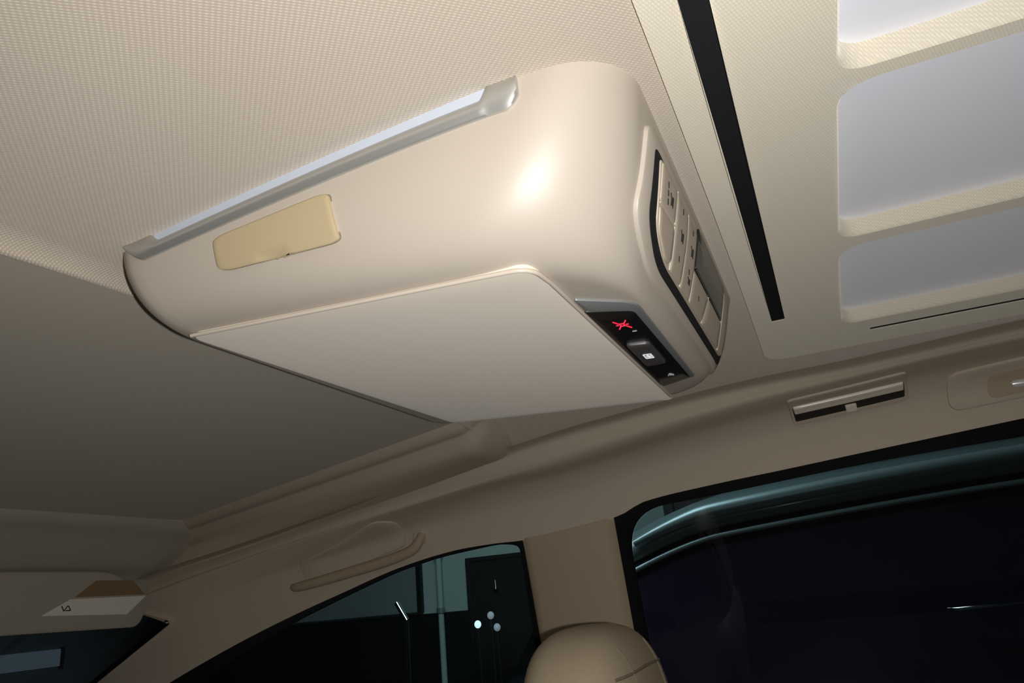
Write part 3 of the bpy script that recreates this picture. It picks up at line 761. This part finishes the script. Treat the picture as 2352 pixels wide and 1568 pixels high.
for c, m_, lb in (((-6.30, 13.0, -.48), 'bulb', 'brightest bluish lamp low beside the dark door'), ((-6.03, 13.0, -.345), 'dimbulb', 'dim lamp highest of the three beside the dark door'), ((-5.92, 13.0, -.555), 'dimbulb', 'dim lamp lowest of the three beside the dark door')):
    t = thing('lamp', (c[0], c[1] + .1, -4.55), lb, 'lamp', 'small lamps beside the garage door')
    rounded('globe', c, (.062, .062, .068), MT[m_], t, 2.0, 16, 10)
    tube('stem', [(c[0], c[1] + .02, -4.55), (c[0], c[1] + .02, c[2] - .07)], .02, MT['ddoor'], t, 8)
lw = thing('glow_strip', (-23.9, 14.5, -4.55), 'faint bluish glowing strip added as the lit band of the wall ahead of the windscreen', 'glowing strip')  # added glowing strip: imitates a lit band of wall, no real window
box('pane', (-23.95, 12.0, -.92), (-23.9, 18.2, -.40), MT['farglow'], lw, .01)
for y in (11.9, 14.9, 18.2): box('strip_bar', (-23.98, y, -1.0), (-23.86, y + .12, -.34), MT['ddoor'], lw, .01)

# ---- the car parked in the next bay
pc = thing('parked_car', (0, 8.3, -4.55), 'dark glossy car parked alongside, seen through the sliding door window', 'car')
def roofline(x):        # height of the roof edge along the car
    if x < -.9: return .605 - .30*(-.9 - x)**1.45
    return .605 + .093*(x + .9) - .012*(x + .9)**2
def carsec(x):
    z = roofline(x); k = min(1.0, max(0.0, (x + 2.6)/2.0))
    base = [(8.9, z + .20), (8.0, z + .17), (7.5, z + .12), (7.2, z + .06), (7.06, z - .01), (7.0, z - .07), (6.98, z - .11)]
    return base
rows = []
Xc = [-2.6 + .1*i for i in range(96)]
for x in Xc:
    z = roofline(x); half = [(8.9, .20), (8.4, .19), (7.8, .15), (7.4, .10), (7.2, .06), (7.08, .005), (7.02, -.04), (6.995, -.09), (6.985, -.13), (6.99, -.165), (7.01, -.20), (7.04, -.22)]
    rows.append([(x, y + .05*x, z + d) for y, d in half] )
rows = [r + [] for r in rows]
full = []
for r in rows:
    m_ = [(p[0], 17.8 - p[1], p[2]) for p in r][1:]
    full.append(list(reversed(r)) + m_)
V, F = grid(full); mesh('roof', V, F, MT['paint'], pc, fix=False)
tube('roof_trim', [(x, 6.975 + .05*x, roofline(x) - .285) for x in [-1.9 + .1*i for i in range(80)]], .024, MT['railmetal'], pc, 10)
tube('roof_rail', [(x, 6.955 + .05*x, roofline(x) - .065) for x in [-1.7 + .1*i for i in range(70)]], [.03 + .035*min(1, i/6) for i in range(70)], MT['railmetal'], pc, 16)
rows = [[(x, 7.02 + .05*x - .32*t, (roofline(x) - .21)*(1 - t) + (-.98 - .02*x*0)*t) for t in (0, .25, .5, .75, 1)] for x in [-2.5 + .1*i for i in range(94)]]
V, F = grid(rows); mesh('side_glass', V, F, MT['cargl'], pc, fix=False)
rows = [[(x, y, z) for y, z in ((6.67, -.98 if x > -2.7 else -1.45), (6.60, -1.1 if x > -2.7 else -1.5), (6.52, -1.6), (6.50, -2.3), (6.58, -3.2), (6.75, -3.75), (7.4, -3.9))] for x in [-6.4 + .2*i for i in range(68)]]
V, F = grid(rows); mesh('doors', V, F, MT['paint'], pc, fix=False)
rows = [[(x, 6.67 + (17.8 - 2*6.67)*j/12, -1.45 - .04*abs(x + 2.5)*(.4) + .12*math.sin(math.pi*j/12)) for j in range(13)] for x in [-6.4 + .2*i for i in range(21)]]
V, F = grid(rows); mesh('bonnet', V, F, MT['paint'], pc, fix=False)
rows = [[(-2.6 + .6*(-t), 7.0 + (17.8 - 14.0)*j/10, roofline(-2.6)*(1 - t) + (-.92)*t) for j in range(11)] for t in [i/6 for i in range(7)]]
V, F = grid(rows); mesh('windscreen', V, F, MT['cargl'], pc, fix=False)
tube('door_handle', [(.66, 6.88 - .12, -.404), (.72, 6.80 - .12, -.406), (1.0, 6.80 - .12, -.395), (1.5, 6.80 - .12, -.37)], [.01, .017, .016, .014], MT['chrome'], pc, 10)
for x in (-4.6, 4.6):
    tube('wheel', [(x, 6.62, -3.55), (x, 7.4, -3.55)], 1.0, MT['tyre'], pc, 28)
box('chassis', (-6.2, 6.9, -4.0), (6.9, 10.9, -3.5), MT['ddoor'], pc, .05)
